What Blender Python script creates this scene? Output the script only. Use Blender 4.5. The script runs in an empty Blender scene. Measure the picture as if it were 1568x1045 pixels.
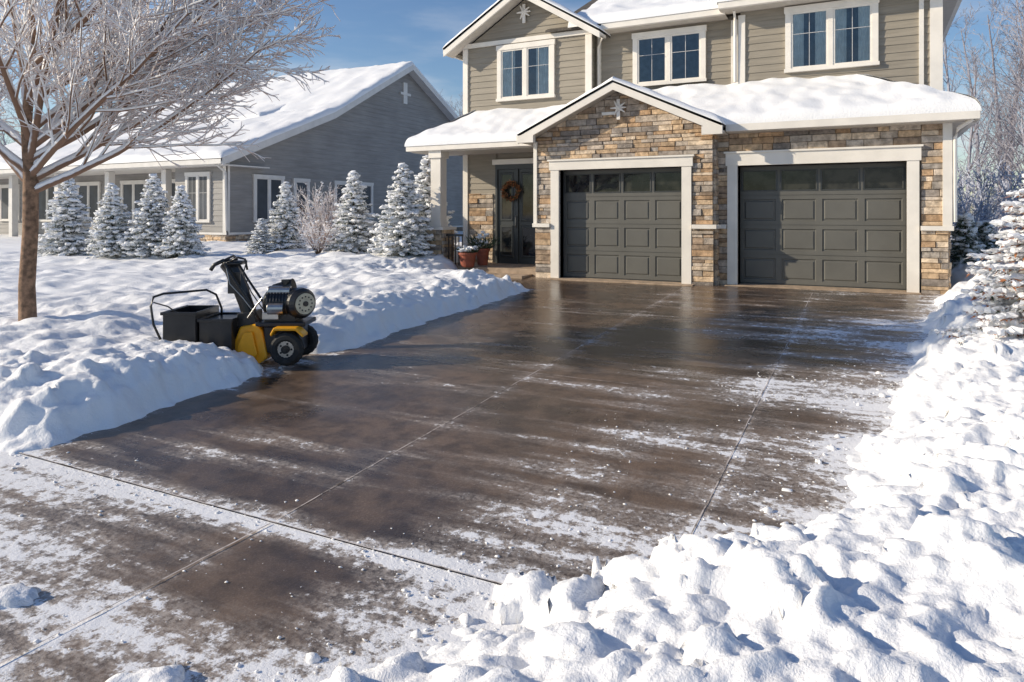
import bpy, math, random
import numpy as np
from mathutils import Vector, Matrix
random.seed(7); np.random.seed(7)
R=random.random
def ru(a,b): return a+(b-a)*random.random()
SC=bpy.context.scene
COL=SC.collection
# ---------------------------------------------------------------- materials
def newmat(name):
    m=bpy.data.materials.new(name); m.use_nodes=True
    nt=m.node_tree; b=nt.nodes['Principled BSDF']
    return m,nt,b
def N(nt,t,**k):
    n=nt.nodes.new(t)
    for a,v in k.items(): setattr(n,a,v)
    return n
def L(nt,a,b): nt.links.new(a,b)
def coord(nt): return N(nt,'ShaderNodeTexCoord').outputs['Object']
def noise(nt,vec,scale,detail=4,rough=.55,mapscale=None,rot=0):
    n=N(nt,'ShaderNodeTexNoise'); n.inputs['Scale'].default_value=scale
    n.inputs['Detail'].default_value=detail; n.inputs['Roughness'].default_value=rough
    if mapscale:
        mp=N(nt,'ShaderNodeMapping'); mp.inputs['Scale'].default_value=mapscale; mp.inputs['Rotation'].default_value=(0,0,rot)
        L(nt,vec,mp.inputs[0]); vec=mp.outputs[0]
    L(nt,vec,n.inputs['Vector']); return n.outputs['Fac']
def rng(nt,v,a,b,c=0,d=1,smooth=True):
    n=N(nt,'ShaderNodeMapRange'); n.interpolation_type='SMOOTHSTEP' if smooth else 'LINEAR'
    L(nt,v,n.inputs[0])
    for i,x in enumerate((a,b,c,d)): n.inputs[i+1].default_value=x
    return n.outputs[0]
def mixc(nt,f,a,b):
    n=N(nt,'ShaderNodeMix',data_type='RGBA')
    if isinstance(f,(int,float)): n.inputs[0].default_value=f
    else: L(nt,f,n.inputs[0])
    for i,x in ((6,a),(7,b)):
        if isinstance(x,(tuple,list)): n.inputs[i].default_value=(*x[:3],1)
        else: L(nt,x,n.inputs[i])
    return n.outputs[2]
def mth(nt,op,a,b=None,clamp=False):
    n=N(nt,'ShaderNodeMath',operation=op); n.use_clamp=clamp
    for i,x in enumerate((a,b)):
        if x is None: continue
        if isinstance(x,(int,float)): n.inputs[i].default_value=x
        else: L(nt,x,n.inputs[i])
    return n.outputs[0]
def bump(nt,b,h,strength,dist):
    n=N(nt,'ShaderNodeBump'); n.inputs['Strength'].default_value=strength; n.inputs['Distance'].default_value=dist
    L(nt,h,n.inputs['Height']); L(nt,n.outputs[0],b.inputs['Normal']); return n
def simple(name,c,rough=.5,metal=0,var=.15,scale=8,bmp=0,spec=.5):
    m,nt,b=newmat(name); co=coord(nt)
    f=noise(nt,co,scale,3)
    c2=tuple(x*(1-var) for x in c); c3=tuple(min(1,x*(1+var)) for x in c)
    L(nt,mixc(nt,rng(nt,f,.3,.7),c2,c3),b.inputs['Base Color'])
    b.inputs['Roughness'].default_value=rough; b.inputs['Metallic'].default_value=metal
    b.inputs['Specular IOR Level'].default_value=spec
    if bmp: bump(nt,b,noise(nt,co,scale*6,3),bmp,.01)
    return m
def snow_mat():
    m,nt,b=newmat('snow'); co=coord(nt)
    f=noise(nt,co,1.3,2)
    L(nt,mixc(nt,rng(nt,f,.3,.7),(.875,.885,.90),(.93,.93,.93)),b.inputs['Base Color'])
    b.inputs['Roughness'].default_value=.65; b.inputs['Specular IOR Level'].default_value=.25
    bump(nt,b,noise(nt,co,30,4,.7),.6,.018)
    return m
SNOW=snow_mat()
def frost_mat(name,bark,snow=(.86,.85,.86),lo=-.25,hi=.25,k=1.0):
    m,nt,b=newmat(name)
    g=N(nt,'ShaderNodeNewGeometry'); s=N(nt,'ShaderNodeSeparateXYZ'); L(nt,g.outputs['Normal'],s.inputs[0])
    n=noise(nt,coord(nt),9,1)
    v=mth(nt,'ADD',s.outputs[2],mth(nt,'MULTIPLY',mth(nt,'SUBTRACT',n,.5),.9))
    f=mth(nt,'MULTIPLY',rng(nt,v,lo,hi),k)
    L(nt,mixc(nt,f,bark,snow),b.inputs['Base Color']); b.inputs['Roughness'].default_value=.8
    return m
BARK=simple('tree_bark',(.22,.135,.085),.9,0,.45,14,.6)
BRANCH=frost_mat('snowy_branch',(.22,.13,.085),lo=-.10,hi=.30)
TWIG=frost_mat('frosted_twig',(.46,.29,.22),(.92,.88,.88),-.9,-.2)
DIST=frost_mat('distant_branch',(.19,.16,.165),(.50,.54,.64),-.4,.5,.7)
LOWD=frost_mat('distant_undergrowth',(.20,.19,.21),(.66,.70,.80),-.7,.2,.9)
NEEDLE=simple('spruce_needles',(.055,.085,.045),.7,0,.5,5)
RED=simple('rust_leaves',(.38,.15,.06),.7,0,.5,9)
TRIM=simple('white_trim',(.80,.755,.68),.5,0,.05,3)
WTRIM=simple('neighbour_trim',(.66,.64,.61),.5,0,.06,3)
def siding(name,c):
    m,nt,b=newmat(name); co=coord(nt)
    f=noise(nt,co,1,3,.6,(1.2,1.2,14)); g=noise(nt,co,.7,2)
    f2=mth(nt,'ADD',mth(nt,'MULTIPLY',f,.6),mth(nt,'MULTIPLY',g,.4))
    L(nt,mixc(nt,rng(nt,f2,.3,.7),tuple(x*.82 for x in c),tuple(x*1.15 for x in c)),b.inputs['Base Color'])
    b.inputs['Roughness'].default_value=.65
    bump(nt,b,noise(nt,co,6,2,.6,(1,1,12)),.25,.01)
    return m
SID=siding('taupe_siding',(.285,.252,.20))
SID2=siding('grey_siding',(.27,.26,.25))
DOOR=simple('slate_paint',(.125,.122,.108),.45,0,.07,2)
EDOOR=simple('charcoal_paint',(.045,.05,.05),.4,0,.07,2)
ROOF=simple('dark_shingle',(.09,.08,.07),.9,0,.3,12)
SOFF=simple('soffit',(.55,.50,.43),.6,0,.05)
DARK=simple('dark_interior',(.09,.12,.15),.8,0,.2)
CURT=simple('curtain',(.72,.71,.68),.9,0,.1)
NGL=simple('neighbour_glass',(.055,.065,.08),.45,0,.3,1,0,.25)
BLK=simple('black_plastic',(.018,.018,.02),.32,0,.2,6)
RUB=simple('tyre_rubber',(.02,.02,.02),.75,0,.3,20,.5)
ORG=simple('orange_paint',(.95,.42,.012),.32,0,.10,6)
STEEL=simple('brushed_metal',(.45,.44,.42),.28,1,.15,10)
CREAM=simple('cream_cap',(.60,.54,.40),.35,0,.2,10)
TERRA=simple('terracotta',(.33,.09,.05),.6,0,.2,8)
CONC=simple('concrete_slab',(.40,.30,.21),.75,0,.25,5,.3)
def glass_mat(name,add=.02,ior=1.6):
    m,nt,b=newmat(name)
    out=nt.nodes['Material Output']
    gl=N(nt,'ShaderNodeBsdfGlossy'); gl.inputs['Roughness'].default_value=.02; gl.inputs['Color'].default_value=(.95,.97,1,1)
    tr=N(nt,'ShaderNodeBsdfTransparent'); tr.inputs['Color'].default_value=(.78,.88,.92,1)
    fr=N(nt,'ShaderNodeFresnel'); fr.inputs['IOR'].default_value=ior
    wob=noise(nt,coord(nt),1.5,1)
    bp=N(nt,'ShaderNodeBump'); bp.inputs['Strength'].default_value=.15; bp.inputs['Distance'].default_value=.02
    L(nt,wob,bp.inputs['Height']); L(nt,bp.outputs[0],gl.inputs['Normal'])
    mx=N(nt,'ShaderNodeMixShader'); L(nt,mth(nt,'ADD',fr.outputs[0],add,True),mx.inputs[0])
    L(nt,tr.outputs[0],mx.inputs[1]); L(nt,gl.outputs[0],mx.inputs[2]); L(nt,mx.outputs[0],out.inputs['Surface'])
    return m
GLASS=glass_mat('window_glass')
def stone_mat():
    m,nt,b=newmat('ledgestone'); co=coord(nt)
    a=N(nt,'ShaderNodeAttribute'); a.attribute_name='Col'
    f=noise(nt,co,9,4,.65)
    dk=mixc(nt,rng(nt,f,.3,.72),(.62,.58,.54),(1.35,1.29,1.22))
    mx=N(nt,'ShaderNodeMix',data_type='RGBA',blend_type='MULTIPLY'); mx.inputs[0].default_value=1
    L(nt,a.outputs['Color'],mx.inputs[6]); L(nt,dk,mx.inputs[7])
    L(nt,mx.outputs[2],b.inputs['Base Color']); b.inputs['Roughness'].default_value=.85
    bump(nt,b,noise(nt,co,28,3,.65),.6,.02)
    return m
STONE=stone_mat()
def wet_mat():
    m,nt,b=newmat('wet_concrete'); co=coord(nt)
    a=N(nt,'ShaderNodeAttribute'); a.attribute_name='snow'; att=a.outputs['Fac']
    n1=noise(nt,co,.9,4,.6); n2=noise(nt,co,75,2,.7); n3=noise(nt,co,5,4,.65)
    n4=noise(nt,co,1.0,5,.68,(.55,3.8,1),-.35)
    base=mixc(nt,rng(nt,n1,.32,.68),(.054,.037,.027),(.165,.112,.075))
    base=mixc(nt,rng(nt,n2,.48,.75,0,.55),base,(.27,.20,.15))
    base=mixc(nt,rng(nt,n3,.32,.62,.6,0),base,(.028,.020,.016))
    film=mth(nt,'ADD',mth(nt,'MULTIPLY',att,1.0),mth(nt,'MULTIPLY',mth(nt,'SUBTRACT',n4,.5),2.0))
    filmf=rng(nt,film,.06,.62,0,.8)
    n5=noise(nt,co,30,3,.75)
    filmf=mth(nt,'MULTIPLY',filmf,rng(nt,n5,.32,.68,.12,1))
    base=mixc(nt,filmf,base,(.54,.48,.43))
    n6=noise(nt,co,13,5,.78)
    s=mth(nt,'ADD',att,mth(nt,'ADD',mth(nt,'MULTIPLY',mth(nt,'SUBTRACT',n6,.5),2.1),mth(nt,'MULTIPLY',mth(nt,'SUBTRACT',n4,.5),2.2)))
    sm=rng(nt,s,.50,.80)
    col=mixc(nt,sm,base,(.86,.865,.88))
    L(nt,col,b.inputs['Base Color'])
    sp=N(nt,'ShaderNodeSeparateXYZ'); L(nt,co,sp.inputs[0])
    far=rng(nt,sp.outputs[1],-9,-2,.12,0)
    r=mth(nt,'ADD',mth(nt,'ADD',rng(nt,n1,.35,.7,.12,.32),far),mth(nt,'MULTIPLY',filmf,.45))
    rr=mth(nt,'ADD',r,mth(nt,'MULTIPLY',sm,.6),True)
    L(nt,rr,b.inputs['Roughness']); b.inputs['Specular IOR Level'].default_value=.5
    h=mth(nt,'ADD',mth(nt,'MULTIPLY',n2,.20),mth(nt,'ADD',mth(nt,'MULTIPLY',n6,mth(nt,'ADD',mth(nt,'MULTIPLY',att,1.8),.10)),mth(nt,'MULTIPLY',n3,.25)))
    bump(nt,b,h,.6,.012)
    return m
WET=wet_mat()
# ---------------------------------------------------------------- mesh helpers
class MB:
    def __init__(s): s.v=[];s.f=[];s.m=[];s.c=[]
    def add(s,vs,fs,mat=0,col=(1,1,1)):
        o=len(s.v); s.v.extend([tuple(x) for x in vs])
        for f in fs: s.f.append(tuple(i+o for i in f)); s.m.append(mat); s.c.append(col)
    def box(s,x0,x1,y0,y1,z0,z1,mat=0,col=(1,1,1)):
        vs=[(x0,y0,z0),(x1,y0,z0),(x1,y1,z0),(x0,y1,z0),(x0,y0,z1),(x1,y0,z1),(x1,y1,z1),(x0,y1,z1)]
        s.add(vs,[(0,3,2,1),(4,5,6,7),(0,1,5,4),(1,2,6,5),(2,3,7,6),(3,0,4,7)],mat,col)
    def tube(s,pts,rad,sides=6,mat=0,cap=False):
        pts=[Vector(p) for p in pts]
        if isinstance(rad,(int,float)): rad=[rad]*len(pts)
        vs=[];n=len(pts)
        for i,p in enumerate(pts):
            d=(pts[min(i+1,n-1)]-pts[max(i-1,0)]).normalized()
            ref=Vector((0,0,1)) if abs(d.z)<.9 else Vector((1,0,0))
            a=d.cross(ref).normalized(); b=a.cross(d)
            for k in range(sides):
                t=2*math.pi*k/sides
                q=p+(a*math.cos(t)+b*math.sin(t))*rad[i]; vs.append((q.x,q.y,q.z))
        fs=[]
        for i in range(n-1):
            for k in range(sides):
                k2=(k+1)%sides
                fs.append((i*sides+k,i*sides+k2,(i+1)*sides+k2,(i+1)*sides+k))
        if cap: fs.append(tuple(range(sides-1,-1,-1))); fs.append(tuple(range((n-1)*sides,n*sides)))
        s.add(vs,fs,mat)
    def build(s,name,mats,parent=None,smooth=False,bevel=0,loc=None):
        me=bpy.data.meshes.new(name); me.from_pydata(s.v,[],s.f)
        for m in mats: me.materials.append(m)
        me.polygons.foreach_set('material_index',s.m)
        if any(c!=(1,1,1) for c in s.c):
            ca=me.color_attributes.new('Col','FLOAT_COLOR','CORNER')
            arr=[]
            for p,c in zip(s.f,s.c): arr.extend([c[0],c[1],c[2],1.0]*len(p))
            ca.data.foreach_set('color',arr)
        if smooth: me.polygons.foreach_set('use_smooth',[True]*len(s.f))
        me.update()
        return link(name,me,parent,bevel,loc)
def link(name,me,parent=None,bevel=0,loc=None):
    o=bpy.data.objects.new(name,me); COL.objects.link(o)
    if parent: o.parent=parent
    if loc: o.location=loc
    if bevel:
        b=o.modifiers.new('bevel','BEVEL'); b.width=bevel; b.segments=2; b.limit_method='ANGLE'
    return o
def empty(name,loc=(0,0,0),rotz=0):
    o=bpy.data.objects.new(name,None); COL.objects.link(o); o.location=loc; o.rotation_euler=(0,0,rotz); o.empty_display_size=.3; return o
def gridmesh(name,X,Y,Z,mat,parent=None,attr=None,smooth=True):
    n,m=X.shape
    co=np.stack([X,Y,Z],-1).reshape(-1,3)
    idx=np.arange(n*m).reshape(n,m)
    q=np.stack([idx[:-1,:-1],idx[:-1,1:],idx[1:,1:],idx[1:,:-1]],-1).reshape(-1,4)
    me=bpy.data.meshes.new(name)
    me.vertices.add(n*m); me.vertices.foreach_set('co',co.ravel().astype(np.float32))
    me.loops.add(q.size); me.loops.foreach_set('vertex_index',q.ravel().astype(np.int32))
    me.polygons.add(len(q)); me.polygons.foreach_set('loop_start',np.arange(0,q.size,4,dtype=np.int32))
    me.update(calc_edges=True); me.validate()
    me.polygons.foreach_set('use_smooth',[smooth]*len(me.polygons))
    me.materials.append(mat)
    if attr is not None:
        a=me.attributes.new('snow','FLOAT','POINT'); a.data.foreach_set('value',attr.ravel().astype(np.float32))
    return link(name,me,parent)
def pn(x,y,seed=0):
    xi=np.floor(x).astype(np.int64); yi=np.floor(y).astype(np.int64); xf=x-xi; yf=y-yi
    def g(ix,iy,fx,fy):
        h=(ix*374761393+iy*668265263+seed*974634777)&0xffffffff
        h=((h^(h>>13))*1274126177)&0xffffffff; h=h^(h>>16)
        a=h/4294967296.0*2*np.pi
        return np.cos(a)*fx+np.sin(a)*fy
    u=xf*xf*xf*(xf*(xf*6-15)+10); v=yf*yf*yf*(yf*(yf*6-15)+10)
    a=g(xi,yi,xf,yf);b=g(xi+1,yi,xf-1,yf);c=g(xi,yi+1,xf,yf-1);d=g(xi+1,yi+1,xf-1,yf-1)
    return (a*(1-u)+b*u)*(1-v)+(c*(1-u)+d*u)*v
def sst(a,b,x):
    t=np.clip((x-a)/(b-a),0,1); return t*t*(3-2*t)
# ---------------------------------------------------------------- terrain
def axis(segs):
    out=[]
    for a,b,st in segs: out.append(np.arange(a,b-1e-6,st))
    out.append(np.array([segs[-1][1]])); return np.concatenate(out)
def G(v): return .04*np.clip(v,-10.9,0)
EV=[-40,-14,-13,-12,-11.2,-10.7,-10.2,-9.6,-7.7,-5,-3,-1,0,60]; EU=[3.2,3.35,3.6,4.1,4.60,4.92,5.3,5.68,6.02,6.4,6.65,6.95,7.1,7.1]
def depth_fields(U,V):
    wob=pn(U*.9,V*.9,3)*.20+pn(U*3.1,V*3.1,4)*.11+pn(U*8,V*8,14)*.06
    el=.15+.22*sst(-9,-11,V)
    a=el-U; b=V+10.95
    k=.5
    h=np.clip(.5+.5*(b-a)/k,0,1); dl=b*(1-h)+a*h-k*h*(1-h)
    c=np.maximum(-2.5-U,-1.75-V); h=np.clip(.5+.5*(c-dl)/k,0,1); dl=c*(1-h)+dl*h-k*h*(1-h)
    dl=dl+wob*np.clip((V+12)*1,.3,1)
    dr=(U-np.interp(V,EV,EU))*.85+wob
    return dl,dr
def height(U,V):
    dl,dr=depth_fields(U,V)
    rid=pn(U*.8,V*.8,8)*.5+1
    carve=np.exp(-(((U+.90)/.75)**2+((V+8.25)/.55)**2))
    carve2=np.exp(-(((U+.0)/.38)**2+((V+7.85)/.45)**2))
    pl=.20*sst(0,.22,dl)+.21*sst(.1,1.1,dl)+.09*rid*np.exp(-((dl-.5)/.35)**2)-.25*carve-.5*carve2
    near=sst(-4,-9,V)
    pr=.13*sst(0,.2,dr)+(.18+.07*near)*sst(.1,1.0,dr)+.08*rid*np.exp(-((dr-.5)/.35)**2)+.14*sst(.6,2.8,dr)+.10*(1-near)*sst(.0,.5,dr)
    pr=pr-.12*sst(-11.5,-13.5,V)*sst(.3,1,dr)
    hl=np.where(dl>0,pl,np.clip(dl,-.12,0)); hr=np.where(dr>0,pr,np.clip(dr,-.12,0))
    h=np.maximum(hl,hr)
    inside=np.clip(np.maximum(dl,dr)/.25,0,1)
    far=np.clip(1-(np.abs(U)/70),0,1)
    soft=pn(U*.55,V*.55,21)*.09+pn(U*1.5,V*1.5,22)*.10+pn(U*3.4,V*3.4,23)*.07
    h=h+inside*far*soft
    rough=pn(U*7,V*7,31)*.058+pn(U*14,V*14,32)*.036+np.abs(pn(U*27,V*27,33))*.022
    bankz=np.exp(-((dl-.5)/.7)**2)+sst(0,.4,dr)
    h=h+inside*rough*np.clip(bankz,.35,1.0)
    return h,dl,dr
ua=axis([(-400,-60,40),(-60,-16,1.5),(-16,-5,.1),(-5,1.1,.032),(1.1,2.1,.1),(2.1,3.0,.04),(3.0,9,.020),(9,14,.12),(14,60,1.5),(60,400,40)])
va=axis([(-400,-25,40),(-25,-14,1),(-14,-8,.020),(-8,-1,.045),(-1,6,.11),(6,25,.6),(25,60,2),(60,400,40)])
U,V=np.meshgrid(ua,va,indexing='xy')
H,DL,DR=height(U,V)
WARP=1+1.1*pn(U*9,V*9,61)+1.0*pn(U*19,V*19,62)
FN=pn(U*26,V*26,63)+.6*pn(U*50,V*50,64)
def clod_at(u,v,r,k,h0):
    i0,i1=np.searchsorted(ua,[u-r*1.4,u+r*1.4]); j0,j1=np.searchsorted(va,[v-r*1.4,v+r*1.4])
    if i1<=i0 or j1<=j0: return
    an=R()*3.14; e=ru(.7,1.35)
    du=U[j0:j1,i0:i1]-u; dv=V[j0:j1,i0:i1]-v
    x=(du*math.cos(an)+dv*math.sin(an))*e; y=(-du*math.sin(an)+dv*math.cos(an))/e
    d2=(x*x+y*y)/(r*r)*np.clip(WARP[j0:j1,i0:i1],.4,3)
    q=np.clip(1-d2,0,1)
    t=h0+q**.8*r*k-r*.06+FN[j0:j1,i0:i1]*.014
    old=H[j0:j1,i0:i1]; kk=.02
    hh=np.clip(.5+.5*(t-old)/kk,0,1)
    H[j0:j1,i0:i1]=np.where(d2<1,old*(1-hh)+t*hh+kk*hh*(1-hh),old)
def clods(n,box,rr,zone,pw=2.4,kr=(.35,.9)):
    us=np.random.uniform(box[0],box[1],n); vs=np.random.uniform(box[2],box[3],n)
    h0,a,b=height(us,vs)
    for i in range(n):
        if not zone(a[i],b[i],us[i],vs[i]): continue
        clod_at(us[i],vs[i],rr[0]+(rr[1]-rr[0])*R()**pw,ru(*kr),max(0,h0[i]))
clods(1900,(3.2,8.5,-14,-8),(.018,.13),lambda a,b,u,v:(b>.03 and b<2.0 and R()<(1.05-b*.62)),3.2,(.3,.85))
clods(1000,(4.8,9,-9,-1),(.02,.11),lambda a,b,u,v:(b>.02 and b<1.1),3)
clods(1300,(-7,1.0,-11.5,-1.2),(.02,.10),lambda a,b,u,v:(a>.02 and a<.95 and (abs(u+.9)>.9 or abs(v+8.3)>.8)),3)
clods(1100,(2.6,6.5,-14,-4),(.008,.045),lambda a,b,u,v:(b>-.35 and b<.05),3,(.5,1))
clods(160,(-4,1.5,-11.6,-2),(.012,.035),lambda a,b,u,v:(a>-.2 and a<.05))
for (u,v,r,k) in ((2.26,-12.06,.09,.5),(2.36,-12.0,.06,.5),(3.48,-12.14,.10,.5),(3.60,-12.2,.08,.6),(3.34,-12.22,.06,.6),(4.55,-10.98,.17,.8),(4.66,-11.1,.12,.8),(5.0,-10.75,.20,.95),(5.22,-10.7,.15,.9),(4.8,-11.12,.12,.8),(5.35,-10.9,.17,.8),(5.6,-11.1,.16,.7),(5.1,-11.2,.15,.7)): clod_at(u,v,r,k,max(.015,float(height(np.array([u]),np.array([v]))[0][0])))
Zs=G(V)+H
porch=(U>-3.35)&(U<-.5)&(V>.15)&(V<2); Zs=np.where(porch,-.1,Zs)
st=(V<-15)&(V>-22); Zs=np.where(st,-.6,Zs); Zs=np.where(V<=-22,-.1,Zs)
gridmesh('snow_ground',U,V,Zs,SNOW)
JU=[2.78,5.05]; JV=[-3.6,-7.25]
def residue(U,V,drive=True):
    dl,dr=depth_fields(U,V)
    s=np.full(U.shape,.05)
    s+=.50*np.exp(-np.clip(-dr,0,9)/.26)+.20*np.exp(-np.clip(-dr,0,9)/.9)
    s+=.42*np.exp(-np.clip(-dl,0,9)/.12)
    s+=.44*np.exp(-((V+10.87)/.09)**2)+.12*np.exp(-((V+10.87)/.35)**2)
    for j in JU: s+=.16*np.exp(-((U-j-.02)/.04)**2)*sst(-.5,-2,V)+.13*np.exp(-((U-j)/.25)**2)
    for j in JV: s+=.08*np.exp(-((V-j)/.04)**2)
    s+=.30*sst(.02,.45,pn(U*.8+3,V*.8,41))*sst(2.8,4.3,U)
    s+=.10*sst(3.2,5.2,U)*sst(-1.0,-3,V)
    s+=.12*np.exp(-((U-1.5-.04*(V+6))/.30)**2)*sst(-1,-8,V)
    s+=.14*np.exp(-((U-4.1-.05*(V+6))/.35)**2)*sst(-2,-8,V)
    s+=.16*np.exp(-((U-.9)/.8)**2)*sst(-9.9,-10.8,V)
    s-=.10*np.exp(-((U-.7)/.5)**2)*sst(-10.5,-9.5,V)
    if not drive:
        s+=.17+.24*sst(3.2,1.6,U)+.20*sst(-11.4,-12.6,V)
        s+=.18*pn(U*1.3,V*1.3,77)
        s-=.34*np.exp(-(((U-3.3)/.8)**2+((V+11.42)/.45)**2))
    return s
ud=np.arange(-2.6,7.35,.04); vd=np.arange(-10.872,.7,.04)
Ud,Vd=np.meshgrid(ud,vd)
gridmesh('driveway',Ud,Vd,G(Vd)+.0*Ud,WET,attr=residue(Ud,Vd))
up=axis([(-60,-6,1),(-6,7,.04),(7,60,1)]); vp=axis([(-22,-14.5,.5),(-14.5,-10.876,.04)])
Up,Vp=np.meshgrid(up,vp)
gridmesh('sidewalk',Up,Vp,G(Vp)-.004+.0*Up,WET,attr=residue(Up,Vp,False))
JM,nt,b=newmat('snow_filled_joint'); co=coord(nt)
L(nt,mixc(nt,rng(nt,noise(nt,co,5,4,.7),.36,.56),(.11,.085,.065),(.60,.54,.50)),b.inputs['Base Color']); b.inputs['Roughness'].default_value=.8
mb=MB()
def jline(p,q,w,dz):
    p=Vector((*p,0));q=Vector((*q,0)); n=int((q-p).length/.08); d=(q-p).normalized(); sd=Vector((-d.y,d.x,0))
    L0=[]
    for i in range(n+1):
        c=p.lerp(q,i/n)+sd*ru(-.0025,.0025); ww=w*ru(.45,1.25)
        for sg in (-1,1):
            k=c+sd*ww*sg; L0.append((k.x,k.y,float(G(k.y))+dz))
    mb.add(L0,[(2*i,2*i+2,2*i+3,2*i+1) for i in range(n)])
for j in JU: jline((j,-10.85),(j,-.35),.0042,.004)
for j in JV: jline((0,j),(6.9,j),.0038,.006)
jline((2.78,-14.5),(2.78,-10.9),.0050,.004)
jline((-6,-10.875),(5.0,-10.875),.0045,.005)
mb.build('pavement_joint',[JM])
def ico():
    t=(1+5**.5)/2
    v=[(-1,t,0),(1,t,0),(-1,-t,0),(1,-t,0),(0,-1,t),(0,1,t),(0,-1,-t),(0,1,-t),(t,0,-1),(t,0,1),(-t,0,-1),(-t,0,1)]
    l=math.sqrt(1+t*t); v=[(a/l,b/l,c/l) for a,b,c in v]
    f=[(0,11,5),(0,5,1),(0,1,7),(0,7,10),(0,10,11),(1,5,9),(5,11,4),(11,10,2),(10,7,6),(7,1,8),(3,9,4),(3,4,2),(3,2,6),(3,6,8),(3,8,9),(4,9,5),(2,4,11),(6,2,10),(8,6,7),(9,8,1)]
    return v,f
IV,IF=ico()
def blob(mb,p,sx,sy,sz,mat=0,jit=.25):
    a=R()*6.28; ca,sa=math.cos(a),math.sin(a)
    vs=[]
    for x,y,z in IV:
        j=1+(R()-.5)*2*jit; x*=sx*j;y*=sy*j;z*=sz*j
        vs.append((p[0]+x*ca-y*sa,p[1]+x*sa+y*ca,p[2]+z))
    mb.add(vs,IF,mat)
mb=MB()
cu=np.random.uniform(0,6.6,80000); cv=np.random.uniform(-14,-4,80000)
rs=residue(cu,cv,True); pnn=pn(cu*1.1,cv*1.1,55); dll,drr=depth_fields(cu,cv)
for i in range(len(cu)):
    if dll[i]>0 or drr[i]>0: continue
    pr=(rs[i]-.25)*1.1+pnn[i]*.15
    if cv[i]<-10.9: pr+=.12
    if R()<pr*.4+.006:
        r=.0025+.009*R()**4; blob(mb,(cu[i],cv[i],float(G(cv[i]))+r*.1),r*ru(.8,1.8),r,r*.45,0,.4)
mb.build('snow_crumbs',[SNOW],smooth=True)
# ---------------------------------------------------------------- building helpers
class Fr:
    def __init__(s,o,al,n): s.o=Vector((*o,0)); s.al=Vector((*al,0)); s.n=Vector((*n,0))
    def P(s,a,d,z): q=s.o+s.al*a+s.n*d; return (q.x,q.y,z)
def fbox(mb,F,a0,a1,d0,d1,z0,z1,mat=0,col=(1,1,1)):
    vs=[F.P(a,d,z) for z in (z0,z1) for a,d in ((a0,d0),(a1,d0),(a1,d1),(a0,d1))]
    mb.add(vs,[(0,3,2,1),(4,5,6,7),(0,1,5,4),(1,2,6,5),(2,3,7,6),(3,0,4,7)],mat,col)
def sid_wall(mb,F,a0,a1,z0,z1,lim=None,ex=.155,mat=0):
    z=z0
    while z<z1-1e-4:
        zt=min(z+ex,z1)
        l0=lim(z) if lim else (a0,a1); l1=lim(zt) if lim else (a0,a1)
        if l0[1]-l0[0]<.02: break
        mb.add([F.P(l0[0],.020,z),F.P(l0[1],.020,z),F.P(l1[1],.004,zt),F.P(l1[0],.004,zt),F.P(l0[0],0,z),F.P(l0[1],0,z)],[(0,1,2,3),(4,5,1,0)],mat)
        z=zt
PAL=[(.58,.45,.31),(.52,.39,.26),(.37,.285,.21),(.40,.37,.335),(.64,.54,.42),(.46,.32,.20),(.30,.27,.245),(.51,.45,.385),(.46,.405,.345)]
def stone_wall(mb,F,a0,a1,z0,z1,lim=None,base=0,dmin=.03,dmax=.065):
    z=z0
    while z<z1-.01:
        h=ru(.06,.14)
        if z+h>z1-.03: h=z1-z
        l=lim(z) if lim else (a0,a1)
        a=l[0]
        if l[1]-l[0]<.06: break
        while a<l[1]-.005:
            w=ru(.14,.5)
            if l[1]-(a+w)<.1: w=l[1]-a
            d=base+ru(dmin,dmax); g=.003; i=.007
            k=ru(.8,1.2); c=random.choice(PAL); c=tuple(x*k for x in c)
            sk=[ru(-.006,.006) for _ in range(4)]
            o=[(a+g,z+g),(a+w-g,z+g),(a+w-g,z+h-g),(a+g,z+h-g)]
            inn=[(a+g+i,z+g+i+sk[0]*.5),(a+w-g-i,z+g+i+sk[1]*.5),(a+w-g-i,z+h-g-i+sk[2]*.5),(a+g+i,z+h-g-i+sk[3]*.5)]
            vs=[F.P(x,base,y) for x,y in o]+[F.P(x,d-.01,y) for x,y in o]+[F.P(x,d+s,y) for (x,y),s in zip(inn,sk)]
            fs=[]
            for q in range(4):
                r=(q+1)%4; fs+= [(q,r,4+r,4+q),(4+q,4+r,8+r,8+q)]
            fs.append((8,9,10,11)); mb.add(vs,fs,0,c)
            a+=w
        z+=h
def rings(mb,F,a0,a1,z0,z1,lst,mat,matc):
    pv=None
    for i,(ins,d) in enumerate(lst):
        c=[F.P(a0+ins,d,z0+ins),F.P(a1-ins,d,z0+ins),F.P(a1-ins,d,z1-ins),F.P(a0+ins,d,z1-ins)]
        if pv:
            mb.add(pv+c,[(q,(q+1)%4,4+(q+1)%4,4+q) for q in range(4)],mat)
        pv=c
    mb.add(pv,[(0,1,2,3)],matc)
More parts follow.
